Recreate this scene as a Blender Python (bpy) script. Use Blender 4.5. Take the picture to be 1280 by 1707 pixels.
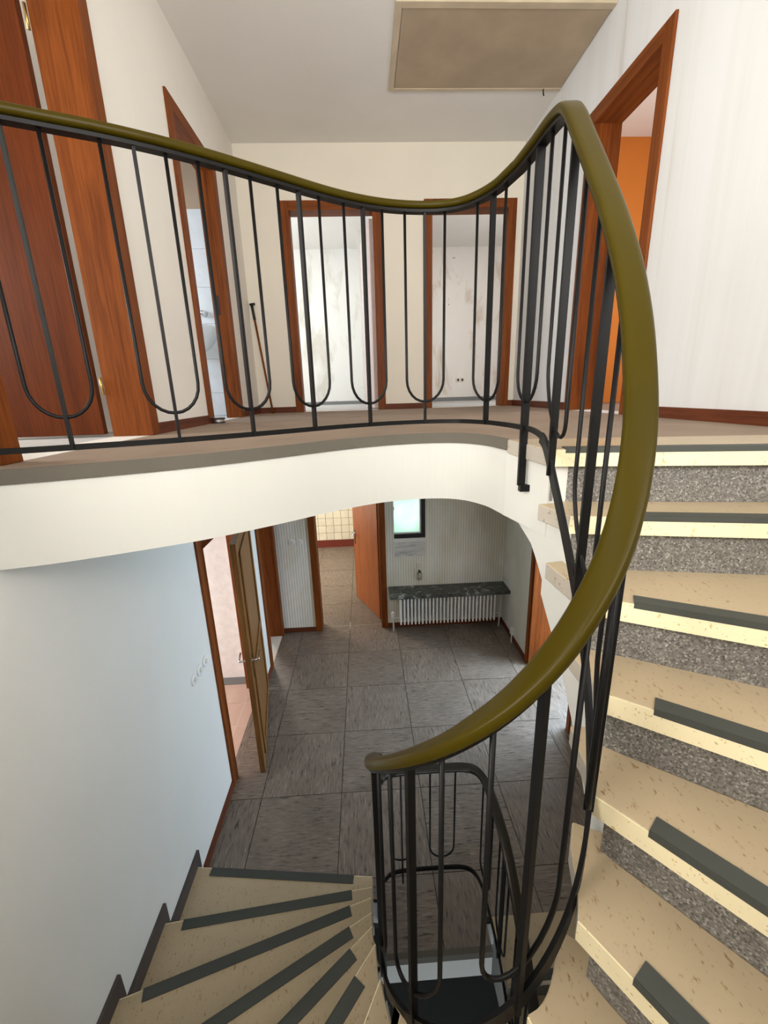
import bpy, bmesh, math, random
from mathutils import Vector, Matrix
random.seed(7)
for o in list(bpy.data.objects): bpy.data.objects.remove(o, do_unlink=True)
S = bpy.context.scene
COL = S.collection

# ------------------------------------------------------------------ camera
cam_d = bpy.data.cameras.new('camera'); cam = bpy.data.objects.new('camera', cam_d); COL.objects.link(cam)
cam_d.sensor_fit = 'HORIZONTAL'; cam_d.sensor_width = 36.0; cam_d.lens = 36.0 * 703.186 / 1280.0
cam_d.clip_start = 0.02
_R = Matrix(((0.99833, 0.04174, -0.03978), (-0.04962, 0.27119, -0.96125), (-0.02934, 0.96162, 0.27281)))
cam.matrix_world = Matrix.Translation((0, 0, 3.028)) @ _R.to_quaternion().to_matrix().to_4x4()
S.camera = cam

# ------------------------------------------------------------------ world, lights, exposure
W = bpy.data.worlds.new('overcast_sky'); S.world = W; W.use_nodes = True
W.node_tree.nodes['Background'].inputs[0].default_value = (0.95, 0.97, 1.0, 1)
W.node_tree.nodes['Background'].inputs[1].default_value = 2.0
S.view_settings.view_transform = 'Standard'; S.view_settings.look = 'None'
S.view_settings.gamma = 1.0; S.view_settings.use_curve_mapping = False
S.view_settings.exposure = 0.75

def area(name, loc, aim, sx, sy, watts, col):
    d = bpy.data.lights.new(name, 'AREA'); d.shape = 'RECTANGLE'; d.size = sx; d.size_y = sy
    d.energy = watts; d.color = col
    o = bpy.data.objects.new(name, d); COL.objects.link(o); o.location = loc
    o.rotation_euler = (Vector(aim) - Vector(loc)).to_track_quat('-Z', 'Z').to_euler()
    return o
DAY = (1.0, 0.985, 0.96); COOL = (0.80, 0.90, 1.0); WARM = (1.0, 0.93, 0.82)
area('daylight_stair_window', (0.45, -2.4, 3.95), (0.40, 2.0, 3.3), 3.0, 2.4, 142, (1.0, 0.955, 0.88))
area('daylight_side_window', (-2.1, -0.55, 3.5), (1.2, 1.3, 3.1), 1.7, 1.7, 70, (1.0, 0.94, 0.84))
area('daylight_entrance', (2.95, 3.68, 1.3), (-1.2, 2.6, 0.8), 0.8, 1.9, 150, (0.58, 0.78, 1.0))
area('daylight_kitchen', (-2.35, 6.9, 1.5), (0.4, 6.6, 0.8), 1.8, 1.3, 65, WARM)
area('daylight_living', (-3.3, 2.9, 1.3), (-1.3, 3.4, 0.9), 1.6, 1.7, 37, (1.0, 0.97, 0.96))
area('daylight_bedroom', (-2.45, 6.6, 4.3), (0.0, 7.4, 4.0), 1.6, 1.5, 54, (0.95, 0.97, 1.0))
area('daylight_nursery', (3.05, 6.0, 4.2), (0.8, 7.0, 3.8), 1.6, 1.5, 30, (0.97, 0.98, 1.0))
area('daylight_bathroom', (-2.75, 3.9, 4.2), (-1.5, 4.3, 3.9), 0.7, 0.9, 14, COOL)
area('daylight_study', (3.75, 3.4, 4.1), (2.0, 3.6, 3.9), 1.2, 1.2, 26, DAY)
area('daylight_closet', (-3.15, 2.15, 4.0), (-1.4, 2.7, 3.8), 0.9, 1.4, 42, DAY)
area('daylight_basement', (0.25, -0.5, -1.0), (0.3, 1.6, -0.2), 0.8, 0.5, 10, COOL)

# ------------------------------------------------------------------ dimensions
L = 2.8376; RS = L / 16; XL = -1.1755; XR = 1.7503; YB = 5.018; YF = -0.68; ZC = 5.4137; SOF = 2.53
WT = 0.20           # wall thickness

# ------------------------------------------------------------------ materials
def mat(name, rough=0.6, metal=0.0):
    m = bpy.data.materials.new(name); m.use_nodes = True
    b = m.node_tree.nodes['Principled BSDF']; b.inputs['Roughness'].default_value = rough
    b.inputs['Metallic'].default_value = metal
    return m, m.node_tree, b
def N(t, typ, **kw):
    n = t.nodes.new(typ)
    for k, v in kw.items(): setattr(n, k, v)
    return n
def coords(t, scale=(1, 1, 1), rot=(0, 0, 0), rnd=False):
    c = N(t, 'ShaderNodeTexCoord'); mp = N(t, 'ShaderNodeMapping')
    mp.inputs['Scale'].default_value = scale; mp.inputs['Rotation'].default_value = rot
    t.links.new(c.outputs['Object'], mp.inputs['Vector'])
    if rnd:
        oi = N(t, 'ShaderNodeObjectInfo'); mu = N(t, 'ShaderNodeMath', operation='MULTIPLY'); mu.inputs[1].default_value = 37.0
        t.links.new(oi.outputs['Random'], mu.inputs[0])
        cb = N(t, 'ShaderNodeCombineXYZ')
        for i in range(3): t.links.new(mu.outputs[0], cb.inputs[i])
        t.links.new(cb.outputs[0], mp.inputs['Location'])
    return mp.outputs['Vector']
def noise(t, vec, scale, detail=4, rough=0.55, dist=0.0):
    n = N(t, 'ShaderNodeTexNoise'); n.inputs['Scale'].default_value = scale; n.inputs['Detail'].default_value = detail
    n.inputs['Roughness'].default_value = rough; n.inputs['Distortion'].default_value = dist
    t.links.new(vec, n.inputs['Vector']); return n.outputs['Fac']
def ramp(t, fac, stops, interp='LINEAR'):
    r = N(t, 'ShaderNodeValToRGB'); r.color_ramp.interpolation = interp
    e = r.color_ramp.elements
    while len(e) > 1: e.remove(e[-1])
    e[0].position = stops[0][0]; e[0].color = (*stops[0][1], 1)
    for p, c in stops[1:]:
        x = e.new(p); x.color = (*c, 1)
    t.links.new(fac, r.inputs['Fac']); return r.outputs['Color']
def mix(t, fac, a, b, mode='MIX'):
    m = N(t, 'ShaderNodeMix', data_type='RGBA', blend_type=mode)
    for sock, v in ((m.inputs[0], fac), (m.inputs[6], a), (m.inputs[7], b)):
        if hasattr(v, 'is_output'): t.links.new(v, sock)
        elif isinstance(v, (int, float)): sock.default_value = v
        else: sock.default_value = (*v, 1)
    return m.outputs[2]
def bump(t, b, h, strength=0.2, dist=0.004):
    n = N(t, 'ShaderNodeBump'); n.inputs['Strength'].default_value = strength; n.inputs['Distance'].default_value = dist
    t.links.new(h, n.inputs['Height']); t.links.new(n.outputs['Normal'], b.inputs['Normal'])
def setc(t, b, c):
    if hasattr(c, 'is_output'): t.links.new(c, b.inputs['Base Color'])
    else: b.inputs['Base Color'].default_value = (*c, 1)

def plaster(name, c, var=0.05, bscale=140, bstr=0.25, rough=0.85, mottling=1.6):
    m, t, b = mat(name, rough)
    v = coords(t)
    f = noise(t, v, mottling, 4)
    d = tuple(x * (1 - var) for x in c)
    setc(t, b, ramp(t, f, [(0.3, d), (0.7, c)]))
    bump(t, b, noise(t, v, bscale, 3), bstr, 0.002)
    return m
def plain(name, c, rough=0.5, metal=0.0):
    m, t, b = mat(name, rough, metal)
    v = coords(t, rnd=True); f = noise(t, v, 18, 3)
    setc(t, b, ramp(t, f, [(0.3, tuple(x * 0.93 for x in c)), (0.7, c)]))
    return m
def wood(name, dark, light, axis='z', scale=1.0, rough=0.5):
    m, t, b = mat(name, rough); b.inputs['Specular IOR Level'].default_value = 0.15
    st = {'z': (26, 26, 1.1), 'x': (1.1, 26, 26), 'y': (26, 1.1, 26)}[axis]
    v = coords(t, tuple(s * scale for s in st), rnd=True)
    f1 = noise(t, v, 1.0, 5, 0.6, 0.35)
    st2 = {'z': (110, 110, 5), 'x': (5, 110, 110), 'y': (110, 5, 110)}[axis]
    v2 = coords(t, st2, rnd=True); f2 = noise(t, v2, 1.0, 3, 0.6)
    c1 = ramp(t, f1, [(0.22, dark), (0.5, tuple((a * 0.4 + b_ * 0.6) for a, b_ in zip(dark, light))), (0.80, light)])
    c2 = ramp(t, f2, [(0.35, (0.62, 0.62, 0.62)), (0.6, (1, 1, 1))])
    setc(t, b, mix(t, 0.7, c1, c2, 'MULTIPLY'))
    bump(t, b, f2, 0.12, 0.001)
    return m

M = {}
M['wall'] = plaster('painted_woodchip_wall', (0.80, 0.765, 0.70))
M['ceiling'] = plaster('ceiling_paint', (0.80, 0.78, 0.74), bscale=60)
M['fascia'] = plaster('smooth_plaster', (0.64, 0.63, 0.585), var=0.03, bscale=30, bstr=0.12)
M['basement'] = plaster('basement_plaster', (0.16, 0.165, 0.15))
M['pink_plaster'] = plaster('rough_pink_plaster', (0.79, 0.745, 0.72), var=0.14, bscale=45, bstr=0.8, mottling=14)
M['orange'] = plaster('orange_wall_paint', (0.62, 0.20, 0.025), var=0.08)
M['cream_wall'] = plaster('cream_wall', (0.72, 0.66, 0.55))
M['back_cream'] = plaster('cream_woodchip_wall', (0.79, 0.735, 0.63))
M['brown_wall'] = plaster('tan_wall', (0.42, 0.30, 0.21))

# right wall: white woodchip with long grey water streaks
m, t, b = mat('stained_white_wall', 0.85)
v = coords(t, (1.0, 3.2, 0.16)); f = noise(t, v, 2.2, 4, 0.6, 0.4); v1 = coords(t)
c = ramp(t, f, [(0.24, (0.60, 0.57, 0.52)), (0.38, (0.71, 0.71, 0.70)), (0.6, (0.745, 0.755, 0.76))])
setc(t, b, c); bump(t, b, noise(t, v1, 140, 3), 0.25, 0.002); M['wall_streak'] = m

# stripped walls of the empty rooms
def stripped(name, base, stain, seed):
    m, t, b = mat(name, 0.9)
    v = coords(t, (1.6, 1.6, 0.55)); v.node.inputs['Location'].default_value = (seed, seed * 2, 0)
    f = noise(t, v, 2.0, 7, 0.62, 0.5)
    c = ramp(t, f, [(0.34, stain), (0.47, base), (0.62, base), (0.74, tuple(min(1, x * 1.08) for x in base))])
    v2 = coords(t, (1, 1, 1)); f2 = noise(t, v2, 9.0, 2, 0.5)
    holes = ramp(t, f2, [(0.225, (0.22, 0.2, 0.17)), (0.26, (1, 1, 1))])
    setc(t, b, mix(t, 1.0, c, holes, 'MULTIPLY')); bump(t, b, f, 0.4, 0.01)
    return m
M['stripped_a'] = stripped('stripped_white_wall', (0.80, 0.80, 0.76), (0.62, 0.60, 0.53), 1.7)
M['stripped_b'] = stripped('stripped_grey_wall', (0.80, 0.77, 0.72), (0.60, 0.51, 0.41), 5.3)

# striped wallpaper, along x or y
def wallpaper(name, ax):
    m, t, b = mat(name, 0.75)
    v = coords(t)
    w = N(t, 'ShaderNodeTexWave', wave_type='BANDS', bands_direction=ax); w.inputs['Scale'].default_value = 9.4
    w.inputs['Distortion'].default_value = 0.0
    t.links.new(v, w.inputs['Vector'])
    c = ramp(t, w.outputs['Fac'], [(0.35, (0.84, 0.81, 0.72)), (0.65, (0.66, 0.665, 0.63))])
    f = noise(t, coords(t, (1.2, 1.2, 0.5)), 1.6, 4); st = ramp(t, f, [(0.35, (0.80, 0.76, 0.66)), (0.6, (1, 1, 1))])
    setc(t, b, mix(t, 1.0, c, st, 'MULTIPLY')); bump(t, b, w.outputs['Fac'], 0.35, 0.004)
    return m
M['paper_x'] = wallpaper('striped_wallpaper', 'X'); M['paper_y'] = wallpaper('striped_wallpaper_side', 'Y')

MAH_D, MAH_L = (0.095, 0.021, 0.004), (0.265, 0.072, 0.012)
M['wood_z'] = wood('mahogany', MAH_D, MAH_L, 'z'); M['wood_x'] = wood('mahogany_x', MAH_D, MAH_L, 'x'); M['wood_y'] = wood('mahogany_y', MAH_D, MAH_L, 'y')
M['leaf_z'] = wood('mahogany_veneer', (0.085, 0.018, 0.003), (0.155, 0.034, 0.006), 'z', 0.7)
M['orange_z'] = wood('orange_mahogany_veneer', (0.27, 0.075, 0.020), (0.42, 0.135, 0.042), 'z', 0.7)
M['oak_z'] = wood('brown_oak', (0.13, 0.055, 0.015), (0.29, 0.135, 0.042), 'z', 1.0, 0.35)
M['base_x'] = wood('baseboard_x', (0.075, 0.020, 0.010), (0.17, 0.050, 0.020), 'x'); M['base_y'] = wood('baseboard_y', (0.075, 0.020, 0.010), (0.17, 0.050, 0.020), 'y')

# stair stone: beige marble with long brown flecks
def stone(name, base, fleck, ang=0.0):
    m, t, b = mat(name, 0.38)
    v = coords(t, (95, 34, 60), (0, 0, ang)); f = noise(t, v, 1.0, 3, 0.6)
    v2 = coords(t); f2 = noise(t, v2, 3.0, 4)
    f3 = noise(t, coords(t, (150, 60, 100), (0, 0, ang)), 1.0, 2)
    c = ramp(t, f2, [(0.3, tuple(x * 0.86 for x in base)), (0.7, base)])
    k = ramp(t, f, [(0.30, fleck), (0.36, (1, 1, 1))])
    k2 = ramp(t, f3, [(0.26, (0.55, 0.48, 0.38)), (0.34, (1, 1, 1))])
    setc(t, b, mix(t, 1.0, mix(t, 1.0, c, k, 'MULTIPLY'), k2, 'MULTIPLY')); return m
M['tread'] = stone('beige_marble_tread', (0.485, 0.375, 0.235), (0.60, 0.46, 0.30))
M['nosing'] = stone('pale_cream_nosing', (0.90, 0.78, 0.50), (0.74, 0.60, 0.38))
M['slab_side'] = stone('grey_marble_edge', (0.46, 0.41, 0.34), (0.6, 0.5, 0.4))
m, t, b = mat('grey_terrazzo_riser', 0.5)
v = coords(t); vo = N(t, 'ShaderNodeTexVoronoi'); vo.inputs['Scale'].default_value = 230; t.links.new(v, vo.inputs['Vector'])
c = ramp(t, N(t, 'ShaderNodeRGBToBW').outputs[0] if False else vo.outputs['Color'], [(0.1, (0.07, 0.062, 0.055)), (0.45, (0.155, 0.144, 0.127)), (0.72, (0.20, 0.189, 0.168)), (0.9, (0.36, 0.345, 0.31))])
setc(t, b, c); bump(t, b, vo.outputs['Distance'], 0.3, 0.002); M['riser'] = m
M['strip'] = plain('anti_slip_rubber', (0.052, 0.055, 0.046), 0.6)
M['skirt'] = plain('dark_brown_stone', (0.060, 0.045, 0.040), 0.5)
M['olive'] = None
m, t, b = mat('olive_plastic_handrail', 0.30); b.inputs['Specular IOR Level'].default_value = 0.09
f = noise(t, coords(t), 3, 2); setc(t, b, ramp(t, f, [(0.3, (0.036, 0.025, 0.001)), (0.7, (0.043, 0.031, 0.0015))])); M['olive'] = m
m, t, b = mat('brown_plastic_handrail', 0.35); f = noise(t, coords(t), 3, 2); setc(t, b, ramp(t, f, [(0.3, (0.016, 0.010, 0.005)), (0.7, (0.022, 0.015, 0.006))])); M['brown_rail'] = m
M['iron'] = plain('black_painted_steel', (0.0065, 0.006, 0.0058), 0.42, 0.0)
M['iron'].node_tree.nodes['Principled BSDF'].inputs['Specular IOR Level'].default_value = 0.16
M['carpet'] = plaster('brown_grey_carpet', (0.32, 0.235, 0.17), var=0.2, bscale=420, bstr=0.9, rough=0.95, mottling=3)
M['edge'] = plaster('grey_carpet_edge', (0.135, 0.120, 0.095), var=0.2, bscale=300, bstr=0.6, rough=0.9)

# flexible floor tiles, streaks along x or y
def vinyl(name, ax):
    m, t, b = mat(name, 0.5)
    st = (11, 85, 1) if ax == 'x' else (85, 11, 1)
    v = coords(t, st, rnd=True); f = noise(t, v, 1.0, 4, 0.65)
    f2 = noise(t, coords(t, (2.4, 2.4, 1), rnd=True), 1.6, 4)
    c = ramp(t, f, [(0.33, (0.045, 0.035, 0.028)), (0.41, (0.175, 0.137, 0.106)), (0.60, (0.230, 0.184, 0.147)), (0.74, (0.36, 0.31, 0.27))])
    w = ramp(t, f2, [(0.3, (0.78, 0.77, 0.76)), (0.7, (1.05, 1.04, 1.03))])
    setc(t, b, mix(t, 1.0, c, w, 'MULTIPLY'))
    oi = N(t, 'ShaderNodeObjectInfo')
    rr = ramp(t, f2, [(0.3, (0.38,) * 3), (0.7, (0.58,) * 3)]); t.links.new(rr, b.inputs['Roughness']); return m
M['vinyl_x'] = vinyl('marbled_vinyl_tile_a', 'x'); M['vinyl_y'] = vinyl('marbled_vinyl_tile_b', 'y')
M['joint'] = plain('dark_joint', (0.018, 0.016, 0.014), 0.9)
def tilemat(name, c, rough=0.25, var=0.1):
    m, t, b = mat(name, rough); oi = N(t, 'ShaderNodeObjectInfo')
    base = ramp(t, oi.outputs['Random'], [(0.0, tuple(x * (1 - var) for x in c)), (1.0, c)])
    f = noise(t, coords(t, rnd=True), 6, 4); g = ramp(t, f, [(0.3, (0.9, 0.89, 0.87)), (0.6, (1, 1, 1))])
    setc(t, b, mix(t, 1.0, base, g, 'MULTIPLY')); return m
M['tile_white'] = tilemat('white_wall_tile', (0.74, 0.75, 0.77), 0.2, 0.05)
M['tile_cream'] = tilemat('cream_wall_tile', (0.83, 0.79, 0.65), 0.2, 0.10)
M['tile_pink'] = tilemat('pink_floor_tile', (0.66, 0.46, 0.37), 0.4, 0.1)
M['grout'] = plain('grey_grout', (0.42, 0.42, 0.42), 0.9)
M['grout_brown'] = plain('brown_grout', (0.20, 0.15, 0.10), 0.9)
M['grey_base'] = plain('grey_baseboard_paint', (0.19, 0.195, 0.195), 0.6)
M['red_base'] = plain('red_brown_tile_base', (0.17, 0.030, 0.020), 0.4)
M['room_floor'] = plaster('pale_screed', (0.56, 0.55, 0.53), var=0.2, bscale=20)
M['pale_wood'] = plain('painted_pale_door', (0.70, 0.58, 0.56), 0.5)
M['white_paint'] = plain('white_enamel', (0.80, 0.79, 0.76), 0.35)
M['rad'] = plain('radiator_enamel', (0.74, 0.73, 0.69), 0.35)
M['chrome'] = plain('chrome', (0.72, 0.72, 0.72), 0.15, 1.0)
M['steel'] = plain('brushed_steel', (0.55, 0.54, 0.52), 0.3, 1.0)
M['black'] = plain('black_rubber', (0.012, 0.012, 0.012), 0.6)
M['brass'] = plain('brass', (0.55, 0.38, 0.13), 0.35, 1.0)
M['socket'] = plain('cream_plastic', (0.72, 0.66, 0.54), 0.4)
M['ceramic'] = plain('ceramic', (0.75, 0.76, 0.77), 0.1)
M['black_frame'] = plain('black_window_frame', (0.014, 0.013, 0.013), 0.45)
M['hatch'] = plaster('tan_hatch_board', (0.46, 0.36, 0.25), var=0.2, bscale=20, bstr=0.1, mottling=2.6)
M['hatch_frame'] = plaster('cream_hatch_frame', (0.60, 0.50, 0.36), var=0.2, bscale=30, bstr=0.1, mottling=5)
m, t, b = mat('dark_green_marble', 0.16)
v = coords(t, (2.2, 3.0, 2)); f = noise(t, v, 3.2, 8, 0.62, 1.3)
setc(t, b, ramp(t, f, [(0.35, (0.018, 0.022, 0.019)), (0.55, (0.06, 0.065, 0.055)), (0.605, (0.10, 0.10, 0.09)), (0.63, (0.42, 0.41, 0.38)), (0.655, (0.09, 0.09, 0.08))])); M['marble'] = m
m, t, b = mat('grey_veined_marble', 0.3)
f = noise(t, coords(t, (1.2, 2, 5)), 4.0, 6, 0.6, 0.8)
setc(t, b, ramp(t, f, [(0.3, (0.30, 0.30, 0.29)), (0.5, (0.62, 0.61, 0.58)), (0.7, (0.75, 0.74, 0.71))])); M['grey_marble'] = m
# frosted pane
m = bpy.data.materials.new('frosted_glass'); m.use_nodes = True; t = m.node_tree; t.nodes.clear()
out = N(t, 'ShaderNodeOutputMaterial'); tr = N(t, 'ShaderNodeBsdfTranslucent'); gl = N(t, 'ShaderNodeBsdfGlossy'); ms = N(t, 'ShaderNodeMixShader')
v = coords(t, (1, 1, 1)); f = noise(t, v, 3.0, 4)
t.links.new(ramp(t, f, [(0.3, (0.60, 0.82, 0.73)), (0.7, (0.88, 0.97, 0.94))]), tr.inputs['Color'])
gl.inputs['Roughness'].default_value = 0.35; ms.inputs[0].default_value = 0.06
t.links.new(tr.outputs[0], ms.inputs[1]); t.links.new(gl.outputs[0], ms.inputs[2]); t.links.new(ms.outputs[0], out.inputs['Surface']); M['frost'] = m
m, t, b = mat('clear_glass', 0.05); b.inputs['Transmission Weight'].default_value = 1.0; setc(t, b, (0.95, 0.95, 0.93)); M['glass'] = m

# ------------------------------------------------------------------ mesh helpers
def box(bm, x0, x1, y0, y1, z0, z1):
    x0, x1 = min(x0, x1), max(x0, x1); y0, y1 = min(y0, y1), max(y0, y1); z0, z1 = min(z0, z1), max(z0, z1)
    v = [bm.verts.new(p) for p in ((x0, y0, z0), (x1, y0, z0), (x1, y1, z0), (x0, y1, z0), (x0, y0, z1), (x1, y0, z1), (x1, y1, z1), (x0, y1, z1))]
    for f in ((0, 3, 2, 1), (4, 5, 6, 7), (0, 1, 5, 4), (1, 2, 6, 5), (2, 3, 7, 6), (3, 0, 4, 7)): bm.faces.new([v[i] for i in f])
def BOX(*a):
    bm = bmesh.new(); box(bm, *a); return bm
def prism(bm, poly, z0, z1):
    n = len(poly)
    lo = [bm.verts.new((p[0], p[1], z0)) for p in poly]; hi = [bm.verts.new((p[0], p[1], z1)) for p in poly]
    fs = [bm.faces.new(hi), bm.faces.new(lo[::-1])]
    for i in range(n): bm.faces.new((lo[i], lo[(i + 1) % n], hi[(i + 1) % n], hi[i]))
    bmesh.ops.recalc_face_normals(bm, faces=bm.faces)
    bmesh.ops.triangulate(bm, faces=[f for f in bm.faces if len(f.verts) > 4])
def PRISM(poly, z0, z1):
    bm = bmesh.new(); prism(bm, poly, z0, z1); return bm
def oriented_box(bm, c, u, w, lu, lw, z0, z1):
    c = Vector(c); u = Vector(u).normalized(); w = Vector(w).normalized()
    pts = [c + u * a * lu / 2 + w * b_ * lw / 2 for a, b_ in ((-1, -1), (1, -1), (1, 1), (-1, 1))]
    prism(bm, [(p.x, p.y) for p in pts], z0, z1)
def sweep(bm, path, prof, up=Vector((0, 0, 1)), cap=True):
    """profile (lateral, normal) swept along path; lateral = tangent x up."""
    P = [Vector(p) for p in path]; rings = []
    for i, p in enumerate(P):
        a = (P[i] - P[i - 1]).normalized() if i else None; b_ = (P[i + 1] - P[i]).normalized() if i < len(P) - 1 else None
        tan = ((a or b_) + (b_ or a)).normalized()
        side = tan.cross(up)
        side = side.normalized() if side.length > 1e-4 else (rings and last_side) or Vector((1, 0, 0))
        last_side = side; nrm = side.cross(tan).normalized()
        rings.append([bm.verts.new(p + side * q[0] + nrm * q[1]) for q in prof])
    n = len(prof)
    for r0, r1 in zip(rings, rings[1:]):
        for i in range(n): bm.faces.new((r0[i], r0[(i + 1) % n], r1[(i + 1) % n], r1[i]))
    if cap: bm.faces.new(rings[0][::-1]); bm.faces.new(rings[-1])
    bmesh.ops.recalc_face_normals(bm, faces=bm.faces)
def tube(bm, path, r, n=8):
    P = [Vector(p) for p in path]; rings = []; nrm = None
    for i, p in enumerate(P):
        a = (P[i] - P[i - 1]).normalized() if i else None; b_ = (P[i + 1] - P[i]).normalized() if i < len(P) - 1 else None
        tan = ((a or b_) + (b_ or a)).normalized()
        if nrm is None: nrm = tan.orthogonal().normalized()
        else: nrm = (nrm - tan * nrm.dot(tan)).normalized()
        bi = tan.cross(nrm)
        rr = r[i] if isinstance(r, (list, tuple)) else r
        rings.append([bm.verts.new(p + (nrm * math.cos(q) + bi * math.sin(q)) * rr) for q in (2 * math.pi * k / n for k in range(n))])
    for r0, r1 in zip(rings, rings[1:]):
        for i in range(n): bm.faces.new((r0[i], r0[(i + 1) % n], r1[(i + 1) % n], r1[i]))
    bm.faces.new(rings[0][::-1]); bm.faces.new(rings[-1]); bmesh.ops.recalc_face_normals(bm, faces=bm.faces)
def lathe(bm, c, prof, n=20):
    rings = []
    for r, z in prof: rings.append([bm.verts.new((c[0] + r * math.cos(2 * math.pi * k / n), c[1] + r * math.sin(2 * math.pi * k / n), c[2] + z)) for k in range(n)])
    for r0, r1 in zip(rings, rings[1:]):
        for i in range(n): bm.faces.new((r0[i], r0[(i + 1) % n], r1[(i + 1) % n], r1[i]))
    bm.faces.new(rings[0][::-1]); bm.faces.new(rings[-1]); bmesh.ops.recalc_face_normals(bm, faces=bm.faces)
def crom(P, n=10):
    P = [Vector(p) for p in P]; Q = [2 * P[0] - P[1]] + P + [2 * P[-1] - P[-2]]; out = []
    for i in range(1, len(Q) - 2):
        a, b_, c, d = Q[i - 1:i + 3]
        for k in range(n):
            s = k / n
            out.append(0.5 * (2 * b_ + (c - a) * s + (2 * a - 5 * b_ + 4 * c - d) * s * s + (3 * b_ - a - 3 * c + d) * s ** 3))
    return out + [P[-1]]
def wpos(o):
    p = Vector((0, 0, 0))
    while o is not None: p += o.location; o = o.parent
    return p
def obj(name, bm, m, parent=None, bevel=0.0, smooth=False):
    me = bpy.data.meshes.new(name)
    xs = [v.co.copy() for v in bm.verts]
    lo = Vector([min(v[i] for v in xs) for i in range(3)]); hi = Vector([max(v[i] for v in xs) for i in range(3)])
    org = Vector(((lo.x + hi.x) / 2, (lo.y + hi.y) / 2, lo.z))
    for v in bm.verts: v.co -= org
    bm.to_mesh(me); bm.free()
    o = bpy.data.objects.new(name, me); COL.objects.link(o)
    if isinstance(m, str): m = M[m]
    me.materials.append(m)
    o.location = org
    if parent is not None: o.parent = parent; o.location = org - wpos(parent)
    if smooth:
        for p in me.polygons: p.use_smooth = True
    if bevel > 0:
        md = o.modifiers.new('bevel', 'BEVEL'); md.width = bevel; md.segments = 2; md.limit_method = 'ANGLE'
    return o
def tag(o, label, cat, group=None, kind=None):
    o['label'] = label; o['category'] = cat
    if group: o['group'] = group
    if kind: o['kind'] = kind
    return o
def thing(name, loc, label, cat, group=None, kind=None):
    o = bpy.data.objects.new(name, None); COL.objects.link(o); o.location = loc; o.empty_display_size = 0.1
    return tag(o, label, cat, group, kind)
def struct(name, bm, m, label, cat, bevel=0.0): return tag(obj(name, bm, m, None, bevel), label, cat, kind='structure')
def share(src, parent, loc, name=None):
    c = src.copy(); COL.objects.link(c); c.parent = parent; c.location = Vector(loc) - wpos(parent); return c

def holed_wall(axis, w0, w1, u0, u1, z0, z1, holes):
    """wall slab; axis = direction it runs; holes = [(ua,ub,za,zb)]"""
    us = sorted({u0, u1, *[h[0] for h in holes], *[h[1] for h in holes]}); zs = sorted({z0, z1, *[h[2] for h in holes], *[h[3] for h in holes]})
    bm = bmesh.new()
    for a, b_ in zip(us, us[1:]):
        run = None
        for c, d in zip(zs, zs[1:]):
            mu, mz = (a + b_) / 2, (c + d) / 2
            solid = not any(h[0] < mu < h[1] and h[2] < mz < h[3] for h in holes)
            if solid:
                if run is None: run = [c, d]
                else: run[1] = d
            if (not solid or d == zs[-1]) and run:
                if axis == 'y': box(bm, w0, w1, a, b_, run[0], run[1])
                else: box(bm, a, b_, w0, w1, run[0], run[1])
                run = None
    return bm

# ------------------------------------------------------------------ doors (casing, lining, leaf)
CW = 0.088
def door_unit(name, label, axis, wf, wb, o0, o1, z0, ztop, wz='wood_z', wh=None, sides=(True, True), cw=CW):
    """wf = wall face on the hall side, wb = far face; o0..o1 outer casing extents. Returns (root, wall hole)."""
    wh = wh or ('wood_x' if axis == 'x' else 'wood_y')
    s = 1 if wb > wf else -1
    h0, h1, ht = o0 + 0.045, o1 - 0.045, ztop - 0.045
    mid = ((o0 + o1) / 2, (wf + wb) / 2) if axis == 'x' else ((wf + wb) / 2, (o0 + o1) / 2)
    root = thing(name, (mid[0], mid[1], z0), label, 'door', kind='structure')
    def bx(ua, ub, wa, wb_, za, zb):
        return BOX(ua, ub, wa, wb_, za, zb) if axis == 'x' else BOX(wa, wb_, ua, ub, za, zb)
    f0, f1 = wf - s * 0.018, wf
    if sides[0]: obj('casing', bx(o0, o0 + cw, f0, f1, z0, ztop), wz, root, 0.004)
    if sides[1]: obj('casing', bx(o1 - cw, o1, f0, f1, z0, ztop), wz, root, 0.004)
    obj('casing', bx(o0 + cw, o1 - cw, f0, f1, ztop - cw, ztop), wh, root, 0.004)
    lt = 0.035
    obj('lining', bx(h0, h0 + lt, wf, wb, z0, ht), wz, root); obj('lining', bx(h1 - lt, h1, wf, wb, z0, ht), wz, root)
    obj('lining', bx(h0 + lt, h1 - lt, wf, wb, ht - lt, ht), wh, root)
    return root, (h0, h1, z0 - 0.001, ht)
def lever(parent, p, out, along, m='chrome', L_=0.115, plate=True):
    """door lever: stem out of the leaf, grip along the leaf."""
    p, out, along = Vector(p), Vector(out).normalized(), Vector(along).normalized()
    bm = bmesh.new(); tube(bm, [p, p + out * 0.045, p + out * 0.055 + along * 0.012, p + out * 0.055 + along * L_], 0.008, 10)
    h = obj('handle', bm, m, parent, smooth=True)
    if plate:
        bm = bmesh.new(); oriented_box(bm, p + out * 0.002, along, out, 0.04, 0.004, p.z - 0.16, p.z + 0.06); obj('handle_plate', bm, m, parent)
    return h

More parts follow.
